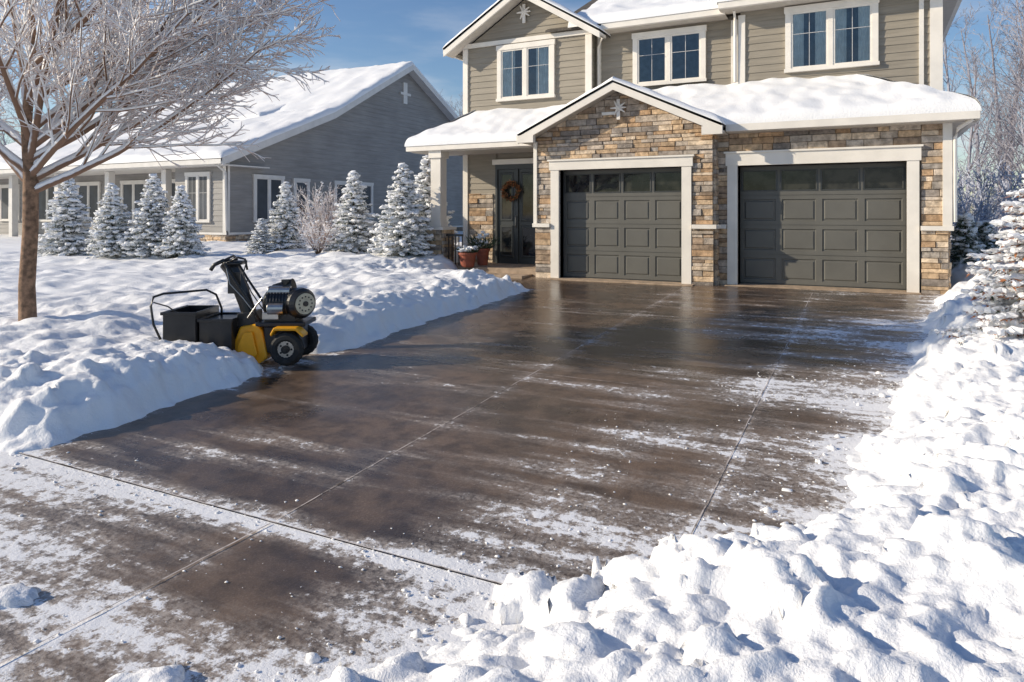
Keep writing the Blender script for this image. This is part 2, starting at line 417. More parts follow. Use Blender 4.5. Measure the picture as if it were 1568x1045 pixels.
def window(tr,gl,F,a0,a1,z0,z1,nsash=2,muntin=True,curtain=True,t=.11,sill=True):
    fbox(tr,F,a0-.02,a1+.02,0,.085,z1-t-.015,z1+.0)
    fbox(tr,F,a0,a0+t,0,.075,z0,z1-t-.015); fbox(tr,F,a1-t,a1,0,.075,z0,z1-t-.015)
    fbox(tr,F,a0-.02,a1+.02,0,.10,z0-.07,z0)
    ia0,ia1=a0+t,a1-t; iz1=z1-t-.015; iz0=z0+.0
    w=(ia1-ia0-(nsash-1)*.09)/nsash
    fbox(gl,F,ia0,ia1,0,.024,iz0,iz1,2)
    for s in range(nsash):
        s0=ia0+s*(w+.09); s1=s0+w
        if s<nsash-1: fbox(tr,F,s1,s1+.09,0,.072,iz0,iz1)
        f=.038
        fbox(tr,F,s0,s0+f,.0,.060,iz0,iz1);fbox(tr,F,s1-f,s1,.0,.060,iz0,iz1)
        fbox(tr,F,s0+f,s1-f,.0,.060,iz0,iz0+f);fbox(tr,F,s0+f,s1-f,.0,.060,iz1-f,iz1)
        g0,g1,h0,h1=s0+f,s1-f,iz0+f,iz1-f
        gl.add([F.P(g0,.05,h0),F.P(g1,.05,h0),F.P(g1,.05,h1),F.P(g0,.05,h1)],[(0,1,2,3)],0)
        if curtain:
            rg=[(g0,g0+(g1-g0)*.62)] if s%2==0 else [(g0+(g1-g0)*.38,g1)]
            if curtain=='split': rg=[(g0,g0+(g1-g0)*.33),(g1-(g1-g0)*.33,g1)]
            for c0,c1 in rg:
                nn=16; vs=[]
                for k in range(nn+1):
                    a=c0+(c1-c0)*k/nn; d=.034+.007*math.sin(k*1.5+s)
                    vs+= [F.P(a,d,h0),F.P(a,d,h1)]
                gl.add(vs,[(2*k,2*k+2,2*k+3,2*k+1) for k in range(nn)],1)
        if muntin:
            am=(g0+g1)/2
            fbox(tr,F,am-.006,am+.006,.052,.056,h0,h1,2)
            zz=h0+(h1-h0)*.62
            fbox(tr,F,g0,am-.006,.052,.055,zz-.006,zz+.006,2); fbox(tr,F,am+.006,g1,.052,.055,zz-.006,zz+.006,2)
def board(mb,p0,p1,h,th,n,mat=0,up=0):
    p0=Vector(p0);p1=Vector(p1);n=Vector(n)*th; dz=Vector((0,0,-h))
    vs=[p0,p1,p1+dz,p0+dz,p0+n,p1+n,p1+dz+n,p0+dz+n]
    mb.add(vs,[(0,1,2,3),(7,6,5,4),(0,4,5,1),(3,2,6,7),(0,3,7,4),(1,5,6,2)],mat)
def slab(mb,c,th,mat=0):
    vs=[Vector(x) for x in c]; n=len(vs); lo=[v-Vector((0,0,th)) for v in vs]
    fs=[tuple(range(n)),tuple(range(2*n-1,n-1,-1))]+[(i,n+i,n+(i+1)%n,(i+1)%n) for i in range(n)]
    mb.add(vs+lo,fs,mat)
def roof_snow(name,c00,c10,c11,c01,th,openE,parent,st=.06,w=.16,seed=1):
    A,B,C,D=[np.array(x,float) for x in (c00,c10,c11,c01)]
    lu=max(np.linalg.norm(B-A),np.linalg.norm(C-D)); lv=max(np.linalg.norm(D-A),np.linalg.norm(C-B))
    def par(l,e0,e1):
        n=max(8,int(l/st)); t=np.linspace(0,1,n)
        ex=[]
        if e0: ex+=[.005/l,.015/l,.03/l,.05/l,.09/l]
        if e1: ex+=[1-.005/l,1-.015/l,1-.03/l,1-.05/l,1-.09/l]
        return np.unique(np.concatenate([t,ex]))
    s=par(lu,openE[3],openE[1]); t=par(lv,openE[0],openE[2])
    S,T=np.meshgrid(s,t)
    P=(A[None,None]*((1-S)*(1-T))[...,None]+B*(S*(1-T))[...,None]+C*(S*T)[...,None]+D*((1-S)*T)[...,None])
    wu0=np.linalg.norm(B-A); wu1=np.linalg.norm(C-D); WU=wu0*(1-T)+wu1*T
    f=np.ones(S.shape)
    def prof(d,ww=w): q=np.clip(d/ww,0,1); return np.sqrt(np.clip(1-(1-q)**2,0,1))
    if openE[0]: f*=prof(T*lv)
    if openE[2]: f*=prof((1-T)*lv)
    if openE[3]: f*=prof(S*WU)
    if openE[1]: f*=prof((1-S)*WU)
    nz=pn(P[...,0]*1.1+seed,P[...,1]*1.1,seed)*.45+pn(P[...,0]*3.2,P[...,1]*3.2+seed,seed+1)*.25
    P[...,2]+=f*th*(1+nz)-.01
    return gridmesh(name,P[...,0],P[...,1],P[...,2],SNOW,parent)
def garage_door(mb,F,a0,a1,z0,z1,d0):
    rows=4; hh=(z1-z0)/rows; cw=(a1-a0)/4
    for r in range(rows):
        b0=z0+r*hh+.004; b1=z0+(r+1)*hh-.004
        if r: mb.add([F.P(a0,d0-.015,b0-.008),F.P(a1,d0-.015,b0-.008),F.P(a1,d0-.015,b0),F.P(a0,d0-.015,b0)],[(0,1,2,3)],0)
        for c in range(4):
            x0=a0+c*cw;x1=x0+cw
            m=.055; mz=.075 if r<3 else .10
            def rect(x0,x1,z0,z1,d): return [F.P(x0,d,z0),F.P(x1,d,z0),F.P(x1,d,z1),F.P(x0,d,z1)]
            o=rect(x0,x1,b0,b1,d0); i=rect(x0+m,x1-m,b0+mz,b1-mz,d0)
            mb.add(o+i,[(q,(q+1)%4,4+(q+1)%4,4+q) for q in range(4)],0)
            if r<3: rings(mb,F,x0+m,x1-m,b0+mz,b1-mz,[(0,d0),(.012,d0-.018),(.03,d0-.018),(.05,d0-.003)],0,0)
            else: rings(mb,F,x0+m-.03,x1-m+.03,b0+mz-.02,b1-mz+.02,[(0,d0+.002),(.0,d0+.010),(.018,d0+.010),(.020,d0-.02)],2,1)
DG,nt,b=newmat('garage_glass'); b.inputs['Roughness'].default_value=.04; b.inputs['IOR'].default_value=1.45
L(nt,mixc(nt,rng(nt,noise(nt,coord(nt),3,3),.4,.6),(.005,.007,.010),(.035,.035,.032)),b.inputs['Base Color'])  # lighter blotches painted into the pane colour as varied reflections
# ================================================================ main house
house=empty('two_storey_house',(0,0,0))
F0=Fr((0,0),(1,0),(0,-1)); F1=Fr((0,.3),(1,0),(0,-1)); FE=Fr((0,1.6),(1,0),(0,-1)); FM=Fr((0,1.9),(1,0),(0,-1)); FR=Fr((0,1.6),(1,0),(0,-1))
GC=1.33; GE=3.10; GP=4.10; GL=-.82; GR_=3.48
gs=(GP-GE)/(GC-GL)
mb=MB()
DH=2.33
mb.box(-.56,0,0,.45,-.1,2.98); mb.box(2.64,3.24,0,.45,-.1,2.98); mb.box(0,2.64,0,.45,DH,2.98)
mb.add([(-.56,.02,2.98),(3.24,.02,2.98),(GC,.02,2.98+(GC+.56)*gs)],[(0,1,2)])
mb.box(3.24,3.655,.3,.7,-.1,2.98); mb.box(6.54,7.16,.3,.7,-.1,2.98); mb.box(3.655,6.54,.3,.7,DH,2.98)
mb.box(-.56,7.16,1.2,1.5,-.1,3.0)
mb.box(-.56,-.40,.45,1.61,-.1,2.98); mb.box(7.0,7.16,.7,9,-.1,3.0)
mb.build('wall_core',[simple('mortar',(.17,.145,.12),.9)],house)
mb=MB()
mb.box(-3.32,.1,1.62,9,-.1,5.6); mb.box(.1,3.5,1.92,9,-.1,5.7); mb.box(3.5,7.15,1.62,9,3.0,5.75)
mb.add([(-3.32,1.64,5.6),(.1,1.64,5.6),(-1.6,1.64,6.68)],[(0,1,2)])
sid_wall(mb,FE,-3.32,.12,3.2,5.62)
sid_wall(mb,FE,-3.32,-2.42,.15,2.98); sid_wall(mb,FE,-1.0,-.56,.15,2.98)
def gl(z): return (-3.32+(z-5.62)/.62,.12-(z-5.62)/.62)
sid_wall(mb,FE,0,0,5.66,6.9,gl)
sid_wall(mb,FM,.12,3.5,3.6,5.72); sid_wall(mb,FR,3.5,7.15,3.6,5.8)
S2=Fr((.1,1.6),(0,1),(1,0)); sid_wall(mb,S2,0,.3,3.5,5.7)
mb.build('siding_walls',[SID],house)
mb=MB()
def gstone(z):
    return (max(-.56,GL+(z-GE+.18)/gs),min(3.24,GR_-(z-GE+.18)/gs)) if z>2.9 else (-.56,3.24)
stone_wall(mb,F0,-.56,-.18,-.02,1.10,base=.03); stone_wall(mb,F0,2.84,3.26,-.02,1.10,base=.03)
stone_wall(mb,F0,-.56,-.18,1.18,2.56); stone_wall(mb,F0,2.84,3.24,1.18,2.56)
stone_wall(mb,F0,-.56,3.24,2.56,4.0,gstone)
SR=Fr((3.24,0),(0,1),(1,0)); stone_wall(mb,SR,0,.3,-.02,1.10,base=.015); stone_wall(mb,SR,0,.3,1.18,2.98)
stone_wall(mb,F1,3.24,3.49,-.02,1.10,base=.02); stone_wall(mb,F1,3.24,3.49,1.18,2.98)
stone_wall(mb,F1,3.49,6.76,2.61,2.98); stone_wall(mb,F1,6.76,7.17,-.02,1.10,base=.03); stone_wall(mb,F1,6.76,7.16,1.18,2.98)
SRR=Fr((7.16,.3),(0,1),(1,0)); stone_wall(mb,SRR,0,8,-.02,2.98)
stone_wall(mb,FE,-3.2,-2.5,.15,1.9)
PX,PY=-3.47,.55
stone_wall(mb,Fr((PX,PY-.25),(1,0),(0,-1)),-.25,.25,-.05,1.0)
stone_wall(mb,Fr((PX+.25,PY),(0,1),(1,0)),-.25,.25,-.05,1.0)
stone_wall(mb,Fr((PX-.25,PY),(0,-1),(-1,0)),-.25,.25,-.05,1.0)
mb.box(PX-.25,PX+.25,PY-.249,PY+.25,-.05,1.0,0,(.2,.17,.14))
mb.build('stone_cladding',[STONE],house)
tr=MB(); gm=MB()
def door_trim(F,a0,a1,t,ztop,rc=-.2):
    fbox(tr,F,a0-t,a0,rc,.085,-.0,DH); fbox(tr,F,a1,a1+t,rc,.085,-.0,DH)
    fbox(tr,F,a0-t-.03,a1+t+.03,rc,.10,DH,ztop); fbox(tr,F,a0-t-.06,a1+t+.06,0,.13,ztop,ztop+.035)
door_trim(F0,0,2.64,.19,2.52); door_trim(F1,3.655,6.54,.19,2.57,-.3)
for F,a,b in ((F0,-.60,-.20),(F0,2.85,3.32),(F1,3.33,3.45),(F1,6.75,7.24)): fbox(tr,F,a,b,0,.14,1.10,1.18)
fbox(tr,SR,-.02,.22,.0,.11,1.101,1.179)
fbox(tr,F0,-.60,-.52,0,.085,1.18,2.96); fbox(tr,F1,7.08,7.22,0,.10,1.18,2.96)
PF=Fr((PX,PY),(1,0),(0,-1))
fbox(tr,PF,-.32,.32,-.32,.32,1.0,1.07)
fbox(tr,PF,-.14,.14,-.14,.14,1.07,2.75); fbox(tr,PF,-.18,.18,-.18,.18,2.75,2.93)
fbox(tr,PF,-.17,.17,-.17,.17,1.07,1.2)
for F,a,b in ((FE,-3.38,-3.24),(FE,-.02,.14),(FM,.18,.26),(FM,3.26,3.40),(FR,3.46,3.60),(FR,6.98,7.19),(FR,6.80,6.88)): fbox(tr,F,a,b,0,.05,3.3,5.62)
fbox(tr,FE,-3.38,-3.24,0,.05,.15,2.95)
fbox(tr,FE,-3.38,.14,0,.055,5.63,5.74)
window(tr,gm,FE,-2.37,-.81,4.27,5.60,curtain=True); window(tr,gm,FM,1.05,2.72,4.40,5.58,muntin=True,curtain=False); window(tr,gm,FR,4.40,6.11,4.38,5.66,curtain='split')
def gable(F,yf,uL,uR,uC,zE,zP,h=.2,th=.05):
    board(tr,(uL,yf,zE),(uC,yf,zP),h,th,(0,1,0)); board(tr,(uC,yf,zP),(uR,yf,zE),h,th,(0,1,0))
gable(F0,-.42,GL,GR_,GC,GE,GP); gable(FE,1.15,-3.72,.48,-1.62,5.60,6.88)
def soff(yf,yb,uL,uR,uC,zE,zP,o=.16):
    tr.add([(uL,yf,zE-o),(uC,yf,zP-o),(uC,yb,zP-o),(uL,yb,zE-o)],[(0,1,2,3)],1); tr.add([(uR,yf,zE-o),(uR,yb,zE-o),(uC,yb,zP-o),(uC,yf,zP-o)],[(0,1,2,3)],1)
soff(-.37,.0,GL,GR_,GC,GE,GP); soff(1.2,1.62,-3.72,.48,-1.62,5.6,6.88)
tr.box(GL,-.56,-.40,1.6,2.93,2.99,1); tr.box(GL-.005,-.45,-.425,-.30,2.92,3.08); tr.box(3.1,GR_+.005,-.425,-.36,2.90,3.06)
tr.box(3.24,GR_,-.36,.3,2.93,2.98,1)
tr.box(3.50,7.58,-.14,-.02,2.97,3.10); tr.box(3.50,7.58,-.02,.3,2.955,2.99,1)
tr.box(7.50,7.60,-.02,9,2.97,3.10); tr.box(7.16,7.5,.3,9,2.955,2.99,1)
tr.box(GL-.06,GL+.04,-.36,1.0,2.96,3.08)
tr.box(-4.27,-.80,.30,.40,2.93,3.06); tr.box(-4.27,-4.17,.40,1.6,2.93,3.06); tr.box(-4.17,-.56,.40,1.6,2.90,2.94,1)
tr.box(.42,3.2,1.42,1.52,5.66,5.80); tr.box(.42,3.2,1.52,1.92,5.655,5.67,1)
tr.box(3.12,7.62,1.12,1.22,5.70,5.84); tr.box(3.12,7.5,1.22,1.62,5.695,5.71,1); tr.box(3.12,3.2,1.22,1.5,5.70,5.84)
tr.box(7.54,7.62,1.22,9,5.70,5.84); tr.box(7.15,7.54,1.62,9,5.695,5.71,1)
tr.box(.40,.48,1.2,1.6,5.48,5.60); tr.box(-3.76,-3.68,1.2,9,5.48,5.6)
tr.tube([(.44,1.44,5.66),(.44,1.50,5.5),(.22,1.80,5.35),(.22,1.83,3.9)],.035,8)
tr.tube([(7.5,-.05,2.98),(7.3,.1,2.85),(7.26,.22,2.7),(7.26,.24,1.25)],.035,8)
tr.tube([(3.40,1.40,5.7),(3.40,1.52,5.5),(3.40,1.54,4.2)],.035,8)
def ornament(x,y,z,s):
    tr.box(x-.035*s,x+.035*s,y-.03,y,z-.22*s,z+.2*s)
    for a in (.6,-.6,2.1,-2.1,0,3.14):
        tr.tube([(x,y-.035,z+.02),(x+math.cos(a)*.17*s,y-.035,z+.02+math.sin(a)*.17*s)],[.035*s,.012*s],6,0,True)
ornament(GC+.02,-.10,3.55,1.0); ornament(-1.62,1.55,6.33,1.1)
tr.box(GC-.34,GC-.02,-.12,-.06,3.44,3.50)
MUN=simple('muntin_grey',(.50,.50,.50),.5,0,.05)
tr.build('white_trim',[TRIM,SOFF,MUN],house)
gm.build('window_panes',[GLASS,CURT,DARK],house)
mb=MB(); garage_door(mb,F0,0,2.64,.02,DH,-.19); garage_door(mb,F1,3.655,6.54,.02,DH,-.28)
mb.box(0,2.64,.19,.21,0,.03,2); mb.box(3.655,6.54,.58,.60,0,.03,2)
mb.build('garage_doors',[DOOR,DG,EDOOR],house)
mb=MB(); mb.box(-.2,2.9,-.30,.2,-.1,.008); mb.box(3.45,6.75,.0,.6,-.1,.009)
mb.box(-3.8,-.57,.18,1.6,-.2,.15); mb.box(-2.6,-.75,-.35,.18,-.2,.04)
mb.build('concrete_threshold',[CONC],house)
mb=MB()
fbox(mb,FE,-2.42,-1.0,-.06,.03,.15,2.62,0)
for a,b in ((-2.42,-2.36),(-1.86,-1.78),(-1.06,-1.0)): fbox(mb,FE,a,b,.03,.07,.15,2.5,0)
fbox(mb,FE,-2.42,-1.0,.03,.08,2.5,2.62,0); fbox(mb,FE,-2.5,-.95,0,.09,2.62,2.75,2)
for a,b in ((-2.36,-1.86),(-1.78,-1.06)):
    for z0,z1 in ((1.2,2.42),(.3,1.1)): rings(mb,FE,a+.06,b-.06,z0,z1,[(0,.03),(.02,.045),(.05,.045),(.06,.036)],0,1)
mb.tube([FE.P(-1.83,.08,1.05),FE.P(-1.83,.12,1.1),FE.P(-1.83,.12,1.3),FE.P(-1.83,.08,1.35)],.012,6,3)
mb.build('entry_door',[EDOOR,DG,TRIM,STEEL],house,bevel=.004)
mb=MB()
for k in range(800):
    a=R()*6.28; rr_=.20+ru(-.035,.035); c=Vector((-1.95+math.cos(a)*rr_,1.47,1.95+math.sin(a)*rr_))
    d=Vector((ru(-1,1),ru(-1,.3),ru(-1,1))).normalized(); e=d.cross(Vector((R(),R(),R()))).normalized()
    mb.add([c+e*.016,c-e*.016,c+d*ru(.05,.10)],[(0,1,2)],0 if R()<.7 else 1)
mb.build('door_wreath',[RED,NEEDLE],house)
mb=MB()
mb.box(-3.2,-2.7,.40,.44,.85,.9)
for k in range(6): mb.box(-3.2+k*.095,-3.18+k*.095,.41,.43,.15,.85)
mb.build('porch_railing',[BLK],house)
mb=MB()
slab(mb,[(GL,-.42,GE),(GC,-.42,GP),(GC,1.62,GP),(GL,1.62,GE)],.05); slab(mb,[(GC,-.42,GP),(GR_,-.42,GE),(GR_,1.62,GE),(GC,1.62,GP)],.05)
SE=3.10; ST=SE+.54*1.8
slab(mb,[(3.3,-.1,SE),(7.58,-.1,SE),(5.6,1.7,ST),(GC,1.7,ST)],.05)
slab(mb,[(7.58,-.1,SE),(7.58,9,SE),(5.6,9,ST),(5.6,1.7,ST)],.05)
slab(mb,[(-4.28,.32,3.06),(-.6,.32,3.06),(GC,1.62,3.85),(-3.0,1.62,3.85)],.05); slab(mb,[(-4.28,3.0,3.06),(-4.28,.32,3.06),(-3.0,1.62,3.85),(-3.0,3.0,3.85)],.05)
slab(mb,[(-3.72,1.15,5.60),(-1.62,1.15,6.88),(-1.62,9,6.88),(-3.72,9,5.6)],.05); slab(mb,[(-1.62,1.15,6.88),(.48,1.15,5.60),(.48,9,5.6),(-1.62,9,6.88)],.05)
slab(mb,[(-1,1.44,5.80),(3.6,1.44,5.80),(3.6,6,8.1),(-1,6,8.1)],.05); slab(mb,[(3.1,1.14,5.84),(7.62,1.14,5.84),(7.62,6,8.3),(3.1,6,8.3)],.05)
slab(mb,[(-1,6,8.1),(7.62,6,8.3),(7.62,9.5,6),(-1,9.5,6)],.05)
mb.build('roof_shingles',[ROOF],house)
roof_snow('gable_roof_snow',(GL-.02,-.45,GE),(GL-.02,1.62,GE),(GC,1.62,GP),(GC,-.45,GP),.10,(1,0,0,1),house,seed=5)
roof_snow('gable_roof_snow',(GR_+.02,1.62,GE),(GR_+.02,-.45,GE),(GC,-.45,GP),(GC,1.62,GP),.10,(1,1,0,0),house,seed=6)
roof_snow('garage_roof_snow',(3.3,-.14,SE),(7.60,-.14,SE),(5.6,1.7,ST),(GC,1.7,ST),.19,(1,0,0,0),house,seed=7)
roof_snow('garage_roof_snow',(7.60,-.14,SE),(7.60,9,SE),(5.6,9,ST),(5.6,1.7,ST),.19,(1,0,0,0),house,st=.1,seed=8)
roof_snow('porch_roof_snow',(-4.30,.28,3.06),(-.6,.28,3.06),(GC,1.62,3.85),(-3.0,1.62,3.85),.18,(1,0,0,0),house,seed=9)
roof_snow('porch_roof_snow',(-4.30,3.0,3.06),(-4.30,.28,3.06),(-3.0,1.62,3.85),(-3.0,3,3.85),.18,(1,0,0,0),house,seed=10)
roof_snow('upper_roof_snow',(-3.74,9,5.6),(-3.74,1.12,5.60),(-1.62,1.12,6.88),(-1.62,9,6.88),.10,(1,1,0,0),house,st=.1,seed=11)
roof_snow('upper_roof_snow',(.50,1.12,5.60),(.50,9,5.6),(-1.62,9,6.88),(-1.62,1.12,6.88),.10,(1,0,0,1),house,st=.1,seed=12)
roof_snow('upper_roof_snow',(-.4,1.40,5.80),(3.3,1.40,5.80),(3.3,6,8.1),(-.4,6,8.1),.18,(1,0,0,0),house,st=.09,seed=13)
roof_snow('upper_roof_snow',(3.08,1.10,5.84),(7.64,1.10,5.84),(7.64,6,8.3),(3.08,6,8.3),.18,(1,1,0,1),house,st=.1,seed=14)
# ================================================================ neighbour
nb=empty('gable_house',(0,0,0))
NU=-13.7
mb=MB(); tr=MB(); gm=MB(); sm=MB()
NS=Fr((NU,3),(0,1),(1,0)); NF=Fr((NU,3),(-1,0),(0,-1)); NF2=Fr((NU,4.6),(-1,0),(0,-1))
def nlim(z):
    if z<3.45: return (0,20.5)
    vf=2.5+(z+.1-3.25)/.405 if z<5.38 else 8+(z+.1-5.48)/.54
    return (vf-3,13.4+(8.40-z-.1)/.49-3)
sid_wall(mb,NS,0,20.5,.75,8.4,nlim,ex=.19)
sid_wall(mb,NF,0,2.6,.75,3.2,ex=.19); sid_wall(mb,NF2,2.4,20,.3,3.9,ex=.19)
mb.box(NU-19,NU-.01,4.7,23,-.2,3.2); mb.box(NU-2.6,NU-.01,3.01,4.7,-.2,3.2)
pts=[(NU-.02,3.02,3.1),(NU-.02,8,5.3),(NU-.02,13.4,8.2),(NU-.02,23.4,3.2)]
mb.add(pts,[(0,1,2,3)])
mb.build('siding_walls',[SID2],nb)
stone_wall(sm,NS,-.02,6,-.1,.66,base=.0); stone_wall(sm,NF,-.02,2.6,-.1,.66); sm.box(NU-2.6,NU,3.0,3.02,-.2,.7,0,(.2,.17,.14)); sm.box(NU-.02,NU,3.0,23,-.2,.7,0,(.2,.17,.14))
sm.build('stone_base',[STONE],nb)
fbox(tr,NS,-.05,20,0,.09,.66,.74); fbox(tr,NF,-.09,2.6,0,.09,.661,.741)
fbox(tr,NS,-.06,.10,.0,.055,.74,3.3); fbox(tr,NF,-.055,.12,.0,.056,.74,3.1)
window(tr,gm,NS,1.15,2.6,1.15,2.80,2,False,False); window(tr,gm,NS,3.1,3.95,1.15,2.75,1,False,False); window(tr,gm,NS,5.4,7.9,1.2,2.75,3,False,False)
window(tr,gm,NF,.75,2.0,1.15,2.85,2,True,False)
for k in range(5): window(tr,gm,NF2,3.4+k*3.0,5.0+k*3.0,1.1,2.75,2,False,False)
for k in range(5): fbox(tr,NF,3.2+k*3.3,3.45+k*3.3,-.3,-.05,.2,3.0)
tr.box(NU,NU+.06,13.2,13.5,6.6,7.6); tr.box(NU,NU+.08,12.95,13.75,7.0,7.12)
pl=[(NU+.42,2.45,3.25),(NU+.42,8,5.48),(NU+.42,13.4,8.42),(NU+.42,23.9,3.3)]
for a,b_ in zip(pl,pl[1:]): board(tr,(a[0],a[1],a[2]+.02),(b_[0],b_[1],b_[2]+.02),.26,.05,(1,0,0))
for a,b_ in zip(pl,pl[1:]):
    tr.add([(a[0],a[1],a[2]-.2),(b_[0],b_[1],b_[2]-.2),(NU,b_[1],b_[2]-.2),(NU,a[1],a[2]-.2)],[(0,1,2,3)])
tr.box(NU-19,NU+.42,2.40,2.50,3.06,3.22); tr.box(NU-19,NU+.36,2.5,4.6,3.02,3.06)
tr.box(NU-19,NU-3.0,7.3,7.4,5.05,5.32)
tr.tube([(NU+.1,2.5,3.05),(NU+.12,2.85,2.8),(NU+.12,2.9,.8)],.045,8)
tr.build('white_trim',[WTRIM,SOFF,MUN],nb); gm.build('window_panes',[NGL,CURT,DARK],nb)
mb=MB()
slab(mb,[(NU-19,2.42,3.25),(NU+.42,2.42,3.25),(NU+.42,8,5.48),(NU-19,8,5.48)],.1)
slab(mb,[(NU-19,8,5.48),(NU+.42,8,5.48),(NU+.42,13.4,8.42),(NU-19,13.4,8.42)],.1)
slab(mb,[(NU-19,7.3,5.35),(NU-3,7.3,5.35),(NU-3,8.9,6.0),(NU-19,8.9,6.0)],.1)
slab(mb,[(NU-19,13.4,8.42),(NU+.42,13.4,8.42),(NU+.42,23.9,3.3),(NU-19,23.9,3.3)],.1)
mb.build('roof_shingles',[ROOF],nb)
roof_snow('roof_snow',(NU-19,2.38,3.25),(NU+.47,2.38,3.25),(NU+.47,8,5.48),(NU-19,8,5.48),.22,(1,1,0,0),nb,st=.16,w=.2,seed=31)
roof_snow('roof_snow',(NU-19,8,5.48),(NU+.47,8,5.48),(NU+.47,13.4,8.42),(NU-19,13.4,8.42),.22,(0,1,0,0),nb,st=.2,w=.2,seed=31)
roof_snow('roof_snow',(NU-19,7.27,5.35),(NU-2.97,7.27,5.35),(NU-2.97,9.3,6.15),(NU-19,9.3,6.15),.22,(1,1,0,0),nb,st=.16,w=.2,seed=33)
roof_snow('roof_snow',(NU+.47,23.9,3.3),(NU-19,23.9,3.3),(NU-19,13.4,8.42),(NU+.47,13.4,8.42),.22,(0,0,0,1),nb,st=.3,w=.2,seed=31)
# ================================================================ trees
def rv(): return Vector((ru(-1,1),ru(-1,1),ru(-1,1)))
def grow(mb,p,d,Ln,r,lvl,P):
    ns=P['seg'][lvl]; pts=[p]; rad=[r]; d=d.normalized(); dirs=[d]
    for i in range(ns):
        d=(d+rv()*P['wig'][lvl]+Vector((0,0,1))*P['up'][lvl]).normalized()
        p=p+d*(Ln/ns); pts.append(p); rad.append(r*(1-(i+1)/ns*P['tap'][lvl])); dirs.append(d)
    mb.tube(pts,rad,P['sides'][lvl],P['mat'][lvl])
    if P.get('snowcap') and lvl<=P['snowcap']:
        ex=.008 if lvl<3 else .004
        mb.tube([q+Vector((0,0,rr*.70+ex)) for q,rr in zip(pts,rad)],[rr*.85+ex for rr in rad],5 if lvl<3 else 3,3)
    if lvl>=P['max']: return
    n=P['kids'][lvl]
    for k in range(n):
        t=P['st'][lvl]+(1-P['st'][lvl])*(k+R())/n; t=min(t,.999)
        i=int(t*ns); f=t*ns-i; q=pts[i].lerp(pts[i+1],f); dd=dirs[min(i+1,ns)]
        ax=dd.cross(rv()).normalized(); an=P['ang'][lvl]*ru(.7,1.25)
        nd=(Matrix.Rotation(an,3,ax)@dd)
        grow(mb,q,nd,Ln*P['lr'][lvl]*(1.1-.6*t)*ru(.7,1.2),max(rad[i]*P['rr'][lvl],P['rmin']),lvl+1,P)
mb=MB()
PT=dict(seg=[5,6,4,3,2],wig=[.05,.07,.12,.18,.2],up=[.03,.02,.04,.03,0],tap=[.4,.82,.8,.6,.4],sides=[10,7,5,3,3],mat=[0,1,1,2,2],max=4,
   kids=[0,16,8,5,0],st=[.3,.14,.12,.1,0],ang=[.6,.6,.6,.65,.7],lr=[.5,.42,.5,.5,.5],rr=[.6,.40,.5,.6,.7],rmin=.0070,snowcap=3)
BT=Vector((-3.38,-8.92,-.1))
tp=[BT+Vector((0,0,0)),BT+Vector((.0,.0,.12)),BT+Vector((-.02,0,.6)),BT+Vector((.02,.02,1.3)),BT+Vector((.03,.02,1.95)),BT+Vector((-.03,.0,2.6)),BT+Vector((.02,.05,3.6)),BT+Vector((0,0,5.2))]
mb.tube(tp,[.14,.10,.09,.085,.085,.06,.042,.013],12,0)
rt=Vector((.891,.454,0)); fw=Vector((-.454,.891,0))
limbs=[(1.0,.0,.45,3.6,1.75),(1,.35,.62,3.6,1.9),(.9,-.5,.65,3.3,1.95),(.8,.2,1.2,3.8,2.0),(.5,-.3,1.5,3.9,2.1),(-.8,.1,.7,3.2,1.85),(-.9,-.4,1.0,3.2,2.0),(-.5,.6,1.2,3.3,2.2),(.1,.9,1.0,3,2.3),(.7,.6,.9,3.7,2.5),(1.0,-.15,.62,4.1,2.3),(.3,-.9,1.1,3,2.4),(.6,0,1.5,3,2.9),(-.4,-.2,1.6,3,3.0),(1.0,.1,.55,4.3,2.9),(-.9,.3,.5,2.8,2.3),(1.0,.15,.50,3.8,2.15),(1.0,-.3,.45,4.0,3.3)]
for a,b_,c,Ln,z in limbs:
    d=rt*a+fw*b_+Vector((0,0,c)); grow(mb,BT+Vector((.02,.01,z)),d,Ln,ru(.034,.048),1,PT)
mb.build('bare_tree',[BARK,BRANCH,TWIG,SNOW],smooth=True)
